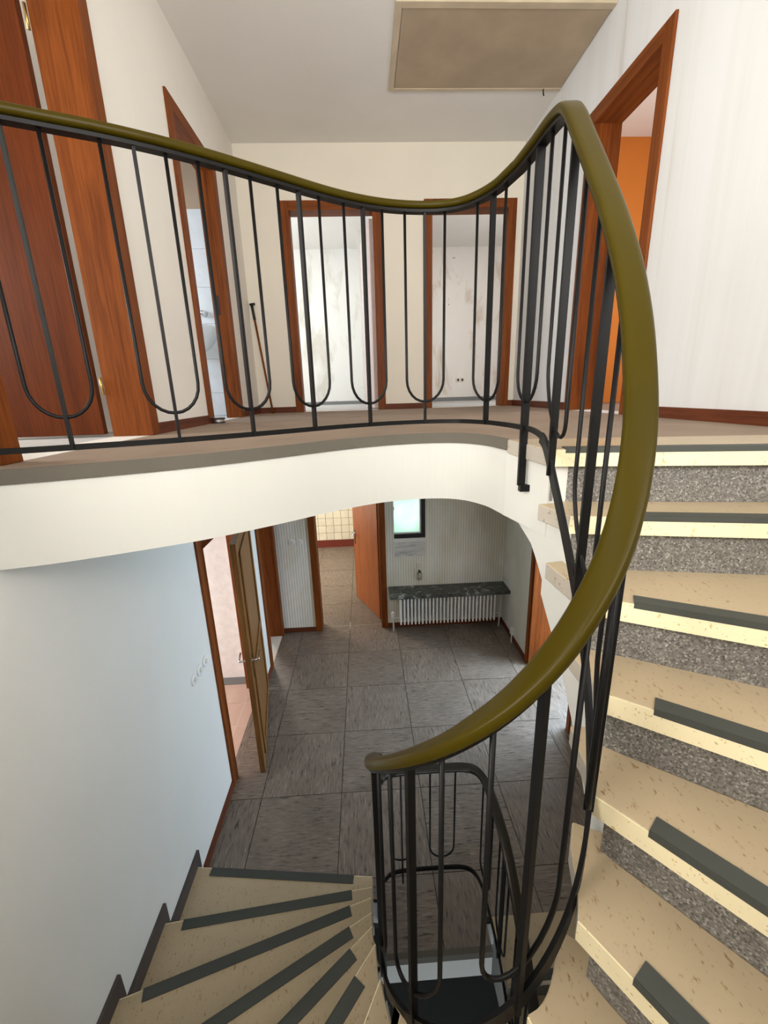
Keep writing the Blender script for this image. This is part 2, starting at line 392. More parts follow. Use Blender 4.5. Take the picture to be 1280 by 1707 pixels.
# ================================================================== STRUCTURE
d1, hole1 = door_unit('door_1', 'mahogany door standing wide open behind the left end of the upper railing', 'y', XL, XL - WT, 1.40, 2.50, L, L + 2.085)
d2, hole2 = door_unit('door_2', 'mahogany door frame of the white tiled bathroom on the upper landing', 'y', XL, XL - 0.125, 3.345, 4.28, L, L + 2.085)
d3, hole3 = door_unit('door_3', 'wide door frame at the foot of the stairs with its brown panelled leaf ajar', 'y', XL, XL - WT, 2.735, 4.01, 0, 2.11, cw=0.10)
d4, hole4 = door_unit('door_4', 'dark mahogany frame of the open doorway in the lower hall corner left of the wallpaper', 'y', XL, XL - WT, 4.215, 5.012, 0, 2.11)
d5, hole5 = door_unit('door_5', 'upper doorway in the back wall left of the cream pier', 'x', YB, YB + 0.18, -0.76, 0.267, L, L + 2.085)
d6, hole6 = door_unit('door_6', 'upper doorway in the back wall right of the cream pier', 'x', YB, YB + 0.18, 0.714, 1.687, L, L + 2.085)
d7, hole7 = door_unit('door_7', 'kitchen door frame in the lower hall with an orange mahogany leaf opened inward', 'x', YB, YB + 0.18, -0.74, 0.215, 0, 2.11, cw=0.075)
d8, hole8 = door_unit('door_8', 'mahogany doorway of the orange room in the right upper wall', 'y', XR, XR + WT, 2.773, 3.672, L, L + 2.085)
d9, hole9 = door_unit('door_9', 'red mahogany jamb of the entrance opening beside the lower hall niche', 'y', XR, XR + 0.27, 3.05, 4.13, 0, 2.11, cw=0.05)

struct('wall_left', holed_wall('y', XL - WT, XL, YF, YB + 0.2, -0.2, ZC, [hole1, (2.86, YB + 0.2, L - 0.05, ZC), hole3, hole4, (-0.62, 0.58, 2.75, 4.4)]), 'wall',
       'tall plain off-white wall running down the left side of the stairwell', 'wall')
struct('wall_left_upper', holed_wall('y', XL - 0.125, XL, 2.86, YB + 0.2, L - 0.05, ZC, [hole2]), 'wall', 'off-white upper wall around the bathroom door', 'wall')
struct('wall_right', holed_wall('y', XR, XR + WT, YF, YB + 0.2, SOF, ZC, [hole8]), 'wall_streak',
       'bright white upper wall with long water streaks on the right', 'wall')
struct('wall_right_lower', holed_wall('y', XR, XR + 0.27, YF, YB + 0.2, -0.2, SOF, [hole9]), 'paper_y',
       'striped wallpaper side wall of the lower hall niche', 'wall')
struct('wall_back', holed_wall('x', YB, YB + 0.18, XL, XR, SOF, ZC, [hole5, hole6]), 'back_cream',
       'cream back wall of the upper landing between the two doorways', 'wall')
struct('wall_back_lower', holed_wall('x', YB, YB + 0.18, XL, XR, -0.2, SOF, [hole7, (0.325, 0.722, 1.0, 2.15)]), 'paper_x',
       'back wall of the lower hall with pale blue striped wallpaper', 'wall')
struct('wall_front', holed_wall('x', YF - 0.2, YF, XL - WT, XR + 0.27, -2.6, ZC, [(-0.75, 1.6, 3.36, 5.05)]), 'wall', 'plain stairwell wall behind the viewpoint', 'wall')
w2 = thing('window_2', (XL - 0.1, -0.02, 2.75), 'stairwell window in the left wall behind the viewpoint', 'window', kind='structure')
for a in ((-0.62, -0.57, 2.75, 4.4), (0.53, 0.58, 2.75, 4.4), (-0.57, 0.53, 2.75, 2.80), (-0.57, 0.53, 4.35, 4.4)):
    obj('window_frame', BOX(XL - 0.14, XL - 0.08, a[0], a[1], a[2], a[3]), 'white_paint', w2)
w3 = thing('window_3', (0.42, YF - 0.1, 3.36), 'wide stairwell window in the wall behind the viewpoint', 'window', kind='structure')
for a in ((-0.75, -0.69, 3.36, 5.05), (1.54, 1.6, 3.36, 5.05), (-0.69, 1.54, 3.36, 3.42), (-0.69, 1.54, 4.99, 5.05)):
    obj('window_frame', BOX(a[0], a[1], YF - 0.14, YF - 0.08, a[2], a[3]), 'white_paint', w3)
struct('ceiling', BOX(XL - WT, XR + WT, YF - 0.2, YB + 0.18, ZC, ZC + 0.2), 'ceiling', 'pale grey painted ceiling over the upper landing', 'ceiling')

# landing slab with its S-curved edge
EDGE = crom([(-1.1755, 1.268, 0), (-1.06, 1.295, 0), (-.95, 1.33, 0), (-.8, 1.39, 0), (-.6, 1.482, 0), (-.385, 1.62, 0), (-.12, 1.815, 0), (.09, 1.925, 0), (.30, 1.96, 0), (.44, 1.915, 0), (.52, 1.80, 0), (.55, 1.68, 0), (.557, 1.63, 0)], 5)
EDGE = [(p.x, p.y) for p in EDGE]
n16a, n16b = Vector((0.587, 1.32)), Vector((XR, 1.112))
LAND = EDGE + [(0.596, 1.45), (0.612, 1.36), (XR, 1.15), (XR, YB), (XL, YB)]
struct('floor_landing', PRISM(LAND, SOF, L - 0.042), 'fascia', 'white plastered landing slab with a curved edge over the stairwell', 'landing')
CARP = EDGE + [(XR, 1.44), (XR, YB + 0.01), (XL, YB + 0.01)]
def inset(poly_edge, d):
    out = []
    for i, p in enumerate(poly_edge):
        a = Vector(poly_edge[max(0, i - 1)]); b_ = Vector(poly_edge[min(len(poly_edge) - 1, i + 1)])
        t_ = (b_ - a).normalized(); out.append((p[0] - t_.y * d, p[1] + t_.x * d))
    return out
struct('floor_carpet', PRISM(inset(EDGE, 0.004) + [(XR, 1.44), (XR, YB), (XL, YB)], L - 0.040, L), 'carpet', 'worn brown-grey carpet covering the upper landing', 'carpet')
bm = bmesh.new(); eo = inset(EDGE, -0.006); ei = inset(EDGE, 0.006)
eo[0] = (XL, eo[0][1]); ei[0] = (XL, ei[0][1])
prism(bm, eo + ei[::-1], L - 0.042, L + 0.003)
struct('trim_1', bm, 'edge', 'dark grey edge strip following the curve of the upper landing', 'edge trim')

# ground floor: base, joints and single tiles
GF = [(XL, 2.05), (-0.03, 1.86), (-0.03, 1.575), (0.60, 1.575), (0.60, 1.71), (XR, 1.71), (XR, YB), (XL, YB)]
ground = thing('floor', (0.3, 3.4, 0), 'dark marbled square tiles of the lower hall floor', 'floor', kind='structure')
obj('floor_base', PRISM(GF, -0.02, -0.005), 'joint', ground)
obj('floor_slab', PRISM(GF, -0.20, -0.02), 'fascia', ground)
T = 0.6235; TX, TY = -0.916, 3.2378
def clip(poly, x0, x1, y0, y1):
    def cut(ps, f, inter):
        out = []
        for i, p in enumerate(ps):
            q = ps[(i + 1) % len(ps)]
            if f(p): out.append(p)
            if f(p) != f(q): out.append(inter(p, q))
        return out
    def ix(c): return lambda p, q: (c, p[1] + (q[1] - p[1]) * (c - p[0]) / (q[0] - p[0]))
    def iy(c): return lambda p, q: (p[0] + (q[0] - p[0]) * (c - p[1]) / (q[1] - p[1]), c)
    for f, i in ((lambda p: p[0] >= x0, ix(x0)), (lambda p: p[0] <= x1, ix(x1)), (lambda p: p[1] >= y0, iy(y0)), (lambda p: p[1] <= y1, iy(y1))):
        if not poly: return poly
        poly = cut(poly, f, i)
    return poly
def lay(parent, poly_list, zt, th, T, tx, ty, g, mats, name='tile', rng=(-8, 9)):
    for i in range(*rng):
        for j in range(*rng):
            a, c = tx + i * T + g, ty + j * T + g
            for poly in poly_list:
                q = clip(list(poly), a, a + T - 2 * g, c, c + T - 2 * g)
                if len(q) < 3: continue
                ar = abs(sum(q[k][0] * q[(k + 1) % len(q)][1] - q[(k + 1) % len(q)][0] * q[k][1] for k in range(len(q)))) / 2
                if ar < 0.0015: continue
                obj(name, PRISM(q, zt - th, zt), mats[(i + j) % len(mats)], parent)
GFT = [(XL + 0.001, 2.04), (-0.03, 1.86), (-0.03, 1.60), (0.60, 1.60), (0.60, 1.735), (XR - 0.001, 1.735), (XR - 0.001, YB), (XL + 0.001, YB)]
lay(ground, [[(XL, 1.93), (-0.03, 1.87), (-0.03, YB), (XL, YB)], [(-0.03, 1.60), (0.60, 1.60), (0.60, YB), (-0.03, YB)], [(0.60, 1.735), (XR, 1.735), (XR, YB), (0.60, YB)]], 0.0, 0.005, T, TX, TY, 0.0026, ['vinyl_x', 'vinyl_y'])
obj('floor_edge', BOX(-0.03, 0.60, 1.570, 1.60, -0.045, 0.002), 'edge', ground)

# kitchen
kitf = thing('floor_kitchen', (-0.9, 6.6, 0), 'lighter continuation of the marbled tiles inside the kitchen', 'floor', kind='structure')
obj('floor_base', BOX(-2.5, 0.30, YB, 8.2, -0.2, -0.005), 'joint', kitf)
lay(kitf, [[(-1.6, YB), (0.30, YB), (0.30, 8.2), (-1.6, 8.2)]], 0.0, 0.005, T, TX, TY, 0.0026, ['vinyl_x', 'vinyl_y'], rng=(-3, 10))
wk = thing('wall_kitchen', (-0.8, 8.25, 0), 'kitchen wall of small cream tiles with dark joints', 'tiled wall', kind='structure')
obj('tile_bed', BOX(-2.5, 0.30, 8.205, 8.35, -0.2, 2.5), 'grout_brown', wk)
tl = None; q = 0.155; g = 0.0035
for i in range(9):
    for j in range(13):
        x0, z0 = -1.465 + i * q, 0.152 + j * q
        if tl is None:
            tl = obj('wall_tile', BOX(x0 + g, x0 + q - g, 8.197, 8.206, z0 + g, z0 + q - g), 'tile_cream', wk, 0.0015)
            l0 = wpos(tl) - Vector((x0, 0, z0))
        else: share(tl, wk, Vector((x0, 0, z0)) + l0)
obj('tile_baseboard', BOX(-2.5, 0.30, 8.19, 8.204, 0, 0.148), 'red_base', wk)
struct('wall_kitchen_left', BOX(-2.6, -2.5, YB, 8.35, -0.2, SOF), 'cream_wall', 'plain kitchen side wall', 'wall')
struct('wall_kitchen_right', BOX(0.24, 0.31, YB + 0.18, 8.35, -0.2, SOF), 'cream_wall', 'kitchen partition wall behind the opened door', 'wall')
struct('ceiling_kitchen', BOX(-3.6, 0.31, YB, 8.35, SOF, SOF + 0.15), 'ceiling', 'kitchen ceiling', 'ceiling')

# side room at the stair foot
sfl = thing('floor_side_room', (-1.7, 3.2, 0), 'pink tile floor seen through the door at the stair foot', 'floor', kind='structure')
obj('floor_base', BOX(-3.5, XL - WT + 0.005, 1.6, 4.1, -0.2, -0.004), 'grout', sfl)
lay(sfl, [[(-2.9, 2.2), (XL - 0.06, 2.2), (XL - 0.06, 4.02), (-2.9, 4.02)]], 0.0, 0.004, 0.32, -1.335, 3.07, 0.002, ['tile_pink'], rng=(-6, 4))
obj('threshold', BOX(XL - 0.06, XL, 2.82, 3.93, -0.2, 0.001), 'vinyl_y', sfl)
struct('wall_side_room', BOX(-3.5, XL - WT, 4.02, 4.14, -0.2, SOF), 'pink_plaster', 'rough pinkish plaster wall inside the side room', 'wall')
struct('baseboard_side_room', BOX(-3.5, XL - WT, 4.005, 4.02, 0, 0.085), 'grey_base', 'grey painted baseboard under the pinkish plaster wall', 'baseboard')
struct('wall_side_room_far', BOX(-3.6, -3.5, 1.6, 4.14, -0.2, SOF), 'pink_plaster', 'far wall of the side room', 'wall')
struct('wall_side_room_near', BOX(-3.6, XL - WT, 1.5, 1.6, -0.2, SOF), 'pink_plaster', 'near wall of the side room', 'wall')
struct('ceiling_side_room', BOX(-3.6, XL - WT, 1.2, YB, SOF, L - 0.03), 'ceiling', 'ceiling of the side room', 'ceiling')
struct('floor_corner_room', BOX(-3.0, XL - WT + 0.005, 4.14, YB + 0.1, -0.2, 0.0), 'room_floor', 'floor beyond the corner doorway', 'floor')
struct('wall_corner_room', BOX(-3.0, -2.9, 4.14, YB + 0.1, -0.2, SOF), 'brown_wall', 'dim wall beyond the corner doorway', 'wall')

# entrance beyond the right opening
struct('floor_entrance', BOX(XR, 3.2, 2.2, 4.3, -0.2, -0.0005), 'vinyl_y', 'entrance floor beyond the right opening', 'floor')
struct('wall_entrance', BOX(XR + 0.27, 3.2, 4.14, 4.25, -0.2, SOF), 'wall', 'entrance wall beyond the right opening', 'wall')
struct('wall_entrance_far', BOX(3.1, 3.2, 2.2, 4.25, -0.2, SOF), 'wall', 'far entrance wall', 'wall')
struct('ceiling_entrance', BOX(XR + 0.005, 3.2, 2.2, 4.3, SOF, SOF + 0.1), 'ceiling', 'entrance ceiling', 'ceiling')

# upper rooms
struct('floor_bedroom', BOX(-2.6, 3.2, YB, 8.35, L - 0.15, L - 0.004), 'room_floor', 'pale bare floor of the two upper back rooms', 'floor')
struct('ceiling_bedroom', BOX(-2.6, 3.2, YB, 8.35, ZC, ZC + 0.2), 'ceiling', 'white ceiling of the two upper back rooms', 'ceiling')
struct('wall_bedroom', BOX(-2.6, 0.42, 8.2, 8.35, L - 0.1, ZC), 'stripped_a', 'stripped white wall with marks in the left back room', 'wall')
struct('wall_nursery', BOX(0.52, 3.2, 8.2, 8.35, L - 0.1, ZC), 'stripped_b', 'patchy stripped wall with drill holes in the right back room', 'wall')
struct('wall_bedroom_left', BOX(-2.6, -2.5, YB, 8.2, L - 0.1, ZC), 'stripped_a', 'side wall of the left back room', 'wall')
struct('wall_partition', BOX(0.42, 0.52, YB + 0.18, 8.35, L - 0.1, ZC), 'stripped_a', 'partition between the two back rooms', 'wall')
struct('wall_nursery_right', BOX(3.1, 3.2, YB, 8.2, L - 0.1, ZC), 'stripped_b', 'side wall of the right back room', 'wall')
struct('wall_chimney', BOX(0.03, 0.42, 7.35, 8.2, L, ZC), 'white_paint', 'white chimney breast in the corner of the left back room', 'wall')
struct('baseboard_bedroom', BOX(-2.5, 0.03, 8.185, 8.2, L, L + 0.055), 'grey_base', 'dark grey baseboard in the left back room', 'baseboard')
struct('baseboard_nursery', BOX(0.52, 3.1, 8.185, 8.2, L, L + 0.065), 'grey_base', 'dark grey baseboard in the right back room', 'baseboard')

# bathroom
wb = thing('wall_bathroom', (-2.1, 4.8, L), 'bathroom wall of large white tiles behind the washbasin', 'tiled wall', kind='structure')
obj('tile_bed', BOX(-2.9, XL - 0.125, 4.755, 4.87, L, ZC), 'brown_wall', wb)
obj('grout_bed', BOX(-2.9, XL - 0.125, 4.752, 4.755, L, L + 1.93), 'grout', wb)
tl = None; th = 0.338; tw = 0.62
for i in range(3):
    for j in range(6):
        x0, z0 = -2.66 + i * tw, L - 0.10 + j * th
        zz0 = max(z0, L)
        x1 = min(x0 + tw, XL - 0.125)
        if x1 - x0 < 0.05: continue
        obj('wall_tile', BOX(x0 + 0.0015, x1 - 0.0015, 4.744, 4.753, zz0 + 0.0015, z0 + th - 0.0015), 'tile_white', wb)
struct('floor_bathroom', BOX(-2.9, XL - 0.12, 2.85, 4.87, L - 0.15, L - 0.002), 'tile_white', 'grey bathroom floor', 'floor')
struct('wall_bathroom_near', BOX(-3.3, XL - WT, 2.75, 2.85, L, ZC), 'wall', 'pale wall between bathroom and first bedroom', 'wall')
struct('wall_bathroom_far', BOX(-3.0, -2.9, 2.75, 4.87, L, ZC), 'tile_white', 'far bathroom wall', 'wall')
struct('ceiling_bathroom', BOX(-3.3, XL - WT, 0.9, 4.87, ZC, ZC + 0.2), 'ceiling', 'ceiling over bathroom and first bedroom', 'ceiling')
# room behind door_1
struct('floor_left_room', BOX(-3.3, XL, 0.9, 2.85, L - 0.15, L - 0.003), 'room_floor', 'pale floor behind the open mahogany door', 'floor')
struct('wall_left_room_far', BOX(-3.3, -3.2, 0.9, 2.75, L, ZC), 'wall', 'far wall of the first bedroom', 'wall')
struct('wall_left_room_near', BOX(-3.3, XL - WT, 0.8, 0.9, L - 0.2, ZC), 'wall', 'near wall of the first bedroom', 'wall')
# orange room
struct('floor_orange_room', BOX(XR + 0.01, 4.1, 1.5, 5.1, L - 0.15, L - 0.003), 'carpet', 'floor of the orange room', 'floor')
struct('wall_orange_room', BOX(XR + WT, 4.1, 4.95, 5.1, L, ZC), 'orange', 'bright orange wall seen through the right upper doorway', 'wall')
struct('wall_orange_room_far', BOX(4.0, 4.1, 1.5, 5.0, L, ZC), 'orange', 'far wall of the orange room', 'wall')
struct('wall_orange_room_near', BOX(XR + WT, 4.1, 1.4, 1.5, L, ZC), 'orange', 'near wall of the orange room', 'wall')
struct('ceiling_orange_room', BOX(XR + WT, 4.1, 1.4, 5.1, ZC, ZC + 0.2), 'ceiling', 'pale ceiling of the orange room', 'ceiling')

# basement under the stairs
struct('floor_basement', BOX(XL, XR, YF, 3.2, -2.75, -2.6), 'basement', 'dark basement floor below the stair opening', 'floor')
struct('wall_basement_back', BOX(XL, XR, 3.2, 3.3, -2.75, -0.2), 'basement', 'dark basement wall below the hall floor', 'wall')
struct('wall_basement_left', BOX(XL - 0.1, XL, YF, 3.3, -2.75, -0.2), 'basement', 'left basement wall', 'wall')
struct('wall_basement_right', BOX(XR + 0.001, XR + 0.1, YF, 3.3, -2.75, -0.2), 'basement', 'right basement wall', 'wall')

# baseboards of hall and landing
bt, bh = 0.014, 0.062
for nm, a, z, lab in (('baseboard_left', (XL, XL + bt, 2.50, 3.345), L, 'dark baseboard between the two left doors on the landing'),
                      ('baseboard_left_corner', (XL, XL + bt, 4.28, YB), L, 'short dark baseboard beside the bathroom door'),
                      ('baseboard_right', (XR - bt, XR, 1.45, 2.773), L, 'red-brown baseboard along the streaked right wall'),
                      ('baseboard_right_far', (XR - bt, XR, 3.672, YB), L, 'red-brown baseboard beyond the orange room doorway'),
                      ('baseboard_hall_left', (XL, XL + bt, 2.10, 2.735), 0, 'dark red baseboard along the left wall at the stair foot'),
                      ('baseboard_hall_strip', (XL, XL + bt, 4.01, 4.215), 0, 'short baseboard between the two left hall doors'),
                      ('baseboard_niche', (XR - bt, XR, 4.13, YB), 0, 'dark baseboard under the wallpapered niche side wall')):
    struct(nm, BOX(a[0], a[1], a[2], a[3], z, z + bh), 'base_y', lab, 'baseboard')
for nm, a, z, lab in (('baseboard_back_left', (XL + bt, -0.76), L, 'dark baseboard behind the leaning stick'),
                      ('baseboard_back_pier', (0.267, 0.714), L, 'light worn baseboard under the cream pier between the back doors'),
                      ('baseboard_back_right', (1.687, XR - bt), L, 'tiny dark baseboard in the right back corner'),
                      ('baseboard_hall_back', (XL + bt, -0.74), 0, 'dark red baseboard under the narrow wallpaper strip'),
                      ('baseboard_hall_niche', (0.215, XR - bt), 0, 'dark red baseboard behind the radiator')):
    struct(nm, BOX(a[0], a[1], YB - bt, YB, z, z + bh), 'base_x', lab, 'baseboard')

# ------------------------------------------------------------------ door leaves
def leaf_box(root, hinge, ang, width, thick, z0, z1, m, name='leaf'):
    h = Vector((hinge[0], hinge[1], 0)); u = Vector((math.cos(ang), math.sin(ang), 0)); w = Vector((-u.y, u.x, 0))
    bm = bmesh.new(); oriented_box(bm, h + u * width / 2, u, w, width, thick, z0, z1)
    return obj(name, bm, m, root, 0.003), h, u, w
# door 1: opened into the room, hinged at the far jamb
lf, h, u, w = leaf_box(d1, (XL - WT - 0.054, 2.450), math.radians(182), 0.84, 0.04, L + 0.012, L + 2.0, 'leaf_z')
for z in (L + 0.22, L + 1.75):
    bm = bmesh.new(); tube(bm, [(XL - WT - 0.002, 2.405, z), (XL - WT - 0.002, 2.405, z + 0.09)], 0.007, 10); obj('hinge', bm, 'brass', d1, smooth=True)
# door 3: brown panelled leaf swung into the hall
hx, hy = XL + 0.028, 3.885
ang = math.atan2(2.83 - hy, -0.955 - hx)
lf, h, u, w = leaf_box(d3, (hx, hy), ang, 1.06, 0.042, 0.008, 2.03, 'oak_z')
if w.x < 0: w = -w
for sgn in (1, -1):
    for (a, b_, c, d, tt) in ((0.10, 0.96, 0.10, 0.16, 0.012), (0.10, 0.96, 1.87, 1.93, 0.012), (0.10, 0.16, 0.10, 1.93, 0.014), (0.90, 0.96, 0.10, 1.93, 0.014), (0.10, 0.96, 0.86, 0.93, 0.012)):
        bm = bmesh.new(); oriented_box(bm, h + u * (a + b_) / 2 + w * sgn * (0.021 + tt / 2), u, w, b_ - a, tt, c, d); obj('panel_moulding', bm, 'oak_z', lf, 0.005)
for sgn in (1, -1): lever(lf, h + u * 1.005 + w * sgn * 0.021 + Vector((0, 0, 1.05)), w * sgn, -u if sgn > 0 else -u, 'chrome', 0.12)
# door 5: pale leaf opened into the room, seen edge-on
lf, h, u, w = leaf_box(d5, (0.165, YB + 0.20), math.radians(96.5), 0.86, 0.04, L + 0.01, L + 1.99, 'pale_wood')
lever(lf, h + u * 0.80 + Vector((-0.02, 0, 1.05)), (-1, 0.1, 0), -u, 'chrome', 0.11)
# door 7: kitchen leaf
lf, h, u, w = leaf_box(d7, (0.135, YB + 0.21), math.atan2(5.96 - 5.24, -0.2 - 0.13), 0.80, 0.04, 0.01, 2.02, 'orange_z')
lever(lf, h + u * 0.745 + w * 0.02 + Vector((0, 0, 1.05)), w, -u, 'chrome', 0.11)
# door 2: strike plate
obj('strike_plate', BOX(XL - 0.085, XL - 0.065, 4.196, 4.2, L + 0.90, L + 1.06), 'black', d2)

# ================================================================== STAIRCASE
P = {1: (-.06, 1.88), 2: (-.06, 1.71), 3: (-.06, 1.55), 4: (-.055, 1.38), 5: (-.05, 1.226), 6: (-.035, 1.07), 7: (-.018, .885), 8: (.03, .73), 9: (.13, .60),
     10: (.29, .545), 11: (.405, .60), 12: (.49, .73), 13: (.55, .85), 14: (.58, 1.01), 15: (.597, 1.17), 16: (.587, 1.32)}
Q = {1: (XL, 2.012), 2: (XL, 1.612), 3: (XL, 1.236), 4: (XL, .836), 5: (XL, .35), 6: (XL, -.27), 7: (-.87, YF), 8: (-.5, YF), 9: (.02, YF), 10: (.62, YF), 11: (1.19, YF), 12: (1.60, YF), 13: (XR, -.06), 14: (XR, .35), 15: (XR, .92), 16: (XR, 1.112)}
ks = sorted(P); inner = crom([(P[k][0], P[k][1], 0) for k in ks], 6)      # 6 samples per step
def inner_pts(k): return [Vector((p.x, p.y)) for p in inner[(k - 1) * 6:k * 6 + 1]]
corner = {6: [(XL, YF)], 12: [(XR, YF)]}
stair = thing('staircase', (0.27, 0.8, 0), 'winding beige marble staircase with grey terrazzo risers and dark anti-slip strips', 'staircase')
def shift_line(k, d):
    """nosing line k moved uphill by d"""
    a, b_ = Vector(P[k]), Vector(Q[k]); t_ = (b_ - a).normalized(); n = Vector((-t_.y, t_.x))
    nxt = Vector(P[k + 1]) if k < 16 else Vector((0.57, 1.6))
    nq = Vector(Q[k + 1]) if k < 16 else Vector((XR, 1.5))
    if n.dot((nxt + nq) - (a + b_)) < 0: n = -n
    return a + n * d, b_ + n * d, n, t_
def clampw(p): return (min(max(p[0], XL + 0.003), XR - 0.003), max(p[1], YF + 0.003))
for k in range(1, 17):
    z1 = k * RS; z0 = z1 - 0.056
    a, b_ = Vector(P[k]), Vector(Q[k])
    if k < 16:
        r0, r1, n, t_ = shift_line(k + 1, 0.03)
        ip = inner_pts(k)
        if k >= 8:
            e_ = 0.55 if k < 15 else 0.0
            gi0, gi1 = (k - 1) * 6, min(k * 6 + 3, len(inner) - 1)
            well = []
            for gi in range(gi0, gi1 + 1):
                pa, pb = inner[max(gi - 1, 0)], inner[min(gi + 1, len(inner) - 1)]; tt = (pb - pa).normalized()
                d_ = (0.024 if k > 12 else 0.034) * min(1.0, (gi - gi0) / 6.0)
                well.append(Vector((inner[gi].x, inner[gi].y)) + Vector((-tt.y, tt.x)) * d_)
            tail = well[-1] - Vector((-tt.y, tt.x)) * 0.09
            poly = [a, b_] + [Vector(c) for c in corner.get(k, [])] + [r1, r0 + (r1 - r0).normalized() * 0.05, tail] + well[::-1][:-1]
        else:
            poly = [a, b_] + [Vector(c) for c in corner.get(k, [])] + [r1, r0] + ip[::-1][:-1]
    else:
        poly = [a, b_, Vector((XR, 1.445)), Vector((0.557, 1.632)), Vector((0.572, 1.50))]
    tr = obj('tread', PRISM([clampw(p) for p in poly], z0, z1), 'tread', stair, 0.004)
    tr.data.materials.append(M['slab_side'])
    for f_ in tr.data.polygons:
        if abs(f_.normal.z) < 0.5: f_.material_index = 1
    # anti-slip strip: L profile over the nosing
    t_ = (b_ - a).normalized(); ln = (b_ - a).length
    n = shift_line(k, 0.1)[2]
    s0 = 0.115 if k < 10 else (0.16 if k in (15,) else 0.115)
    if k == 16: s0 = 0.05
    s1 = ln - 0.11
    c = a + t_ * (s0 + s1) / 2
    bm = bmesh.new()
    oriented_box(bm, (c + n * 0.0215).to_3d(), t_.to_3d(), n.to_3d(), s1 - s0, 0.045, z1, z1 + 0.004)
    oriented_box(bm, (c - n * 0.0015).to_3d(), t_.to_3d(), n.to_3d(), s1 - s0, 0.003, z1 - 0.012, z1 + 0.004)
    obj('anti_slip_strip', bm, 'strip', tr)
    # thin strip on the front edge, coloured paler than the tread
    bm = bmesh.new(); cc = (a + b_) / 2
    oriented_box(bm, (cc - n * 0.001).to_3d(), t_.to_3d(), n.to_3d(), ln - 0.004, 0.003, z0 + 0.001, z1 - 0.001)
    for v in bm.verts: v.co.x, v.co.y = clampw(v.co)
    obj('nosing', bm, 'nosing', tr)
    # riser under the nosing
    r0, r1, n, t_ = shift_line(k, 0.034)
    r0 = r0 + t_ * 0.022
    bm = bmesh.new(); oriented_box(bm, ((r0 + r1) / 2).to_3d(), t_.to_3d(), n.to_3d(), (r1 - r0).length, 0.012, (k - 1) * RS, z0)
    for v in bm.verts: v.co.x, v.co.y = clampw(v.co)
    obj('riser', bm, 'riser', stair)
# plastered body: stepped top, smooth soffit
def soff(k): return max(k * RS - 0.53, -0.30)
bm = bmesh.new()
def sline(k):
    a, b_, n, t_ = shift_line(k, 0.042); return a, b_
for k in range(1, 16):
    ip = inner_pts(k)
    a0, b0 = sline(k); a1, b1 = sline(k + 1)
    d0, d1_ = a0 - Vector(P[k]), a1 - Vector(P[k + 1]); e0, e1 = b0 - Vector(Q[k]), b1 - Vector(Q[k + 1])
    off = []
    for i, p in enumerate(ip):
        gi = (k - 1) * 6 + i
        a = inner[max(gi - 1, 0)]; c = inner[min(gi + 1, len(inner) - 1)]; tt = (c - a).normalized()
        off.append(p + Vector((tt.y, -tt.x)) * 0.022 + d0.lerp(d1_, i / 6))
    oq = [Vector(Q[k])] + [None] * 5 + [Vector(Q[k + 1])]
    cs = corner.get(k)
    for i in range(1, 6):
        if cs:
            c0 = Vector(cs[0]); oq[i] = oq[0].lerp(c0, i / 3) if i <= 3 else c0.lerp(oq[6], (i - 3) / 3)
        else: oq[i] = oq[0].lerp(oq[6], i / 6)
    for i in (0, 1, 2, 3, 4, 5, 6):
        q_ = oq[i] + e0.lerp(e1, i / 6); oq[i] = Vector((min(max(q_.x, XL + 0.003), XR - 0.003), max(q_.y, YF + 0.003)))
    zt = k * RS - 0.056
    for i in range(6):
        za, zb = soff(k + i / 6), soff(k + (i + 1) / 6)
        vs = [bm.verts.new((*p, z)) for p, z in ((off[i], za), (oq[i], za), (oq[i + 1], zb), (off[i + 1], zb), (off[i], zt), (oq[i], zt), (oq[i + 1], zt), (off[i + 1], zt))]
        for f in ((0, 3, 2, 1), (4, 5, 6, 7), (0, 1, 5, 4), (1, 2, 6, 5), (2, 3, 7, 6), (3, 0, 4, 7)): bm.faces.new([vs[j] for j in f])
bmesh.ops.recalc_face_normals(bm, faces=bm.faces)
obj('stair_body', bm, 'fascia', stair)
# plaster cheek between the last riser and the landing edge
CH = [(0.622, 1.335), (0.618, 1.365), (0.612, 1.40), (0.604, 1.45), (0.590, 1.55), (0.576, 1.63), (0.55, 1.70)]
bm = bmesh.new(); zs = [2.31, 2.36, 2.41, 2.47, 2.52, SOF + .005, SOF + .004]
lo = [bm.verts.new((p[0], p[1], z)) for p, z in zip(CH, zs)]; hi = [bm.verts.new((p[0], p[1], L - 0.041)) for p in CH]
lo2 = [bm.verts.new((p[0] + .25, p[1] + 0.0, z)) for p, z in zip(CH, zs)]; hi2 = [bm.verts.new((p[0] + .25, p[1], L - 0.041)) for p in CH]
for i in range(len(CH) - 1):
    bm.faces.new((lo[i], lo[i + 1], hi[i + 1], hi[i])); bm.faces.new((lo[i + 1], lo[i], lo2[i], lo2[i + 1])); bm.faces.new((lo2[i], hi2[i], hi2[i + 1], lo2[i + 1])); bm.faces.new((hi[i], hi[i + 1], hi2[i + 1], hi2[i]))
bm.faces.new((lo[0], hi[0], hi2[0], lo2[0])); bm.faces.new((lo[-1], lo2[-1], hi2[-1], hi[-1]))
bmesh.ops.recalc_face_normals(bm, faces=bm.faces)
obj('stair_cheek', bm, 'fascia', stair)
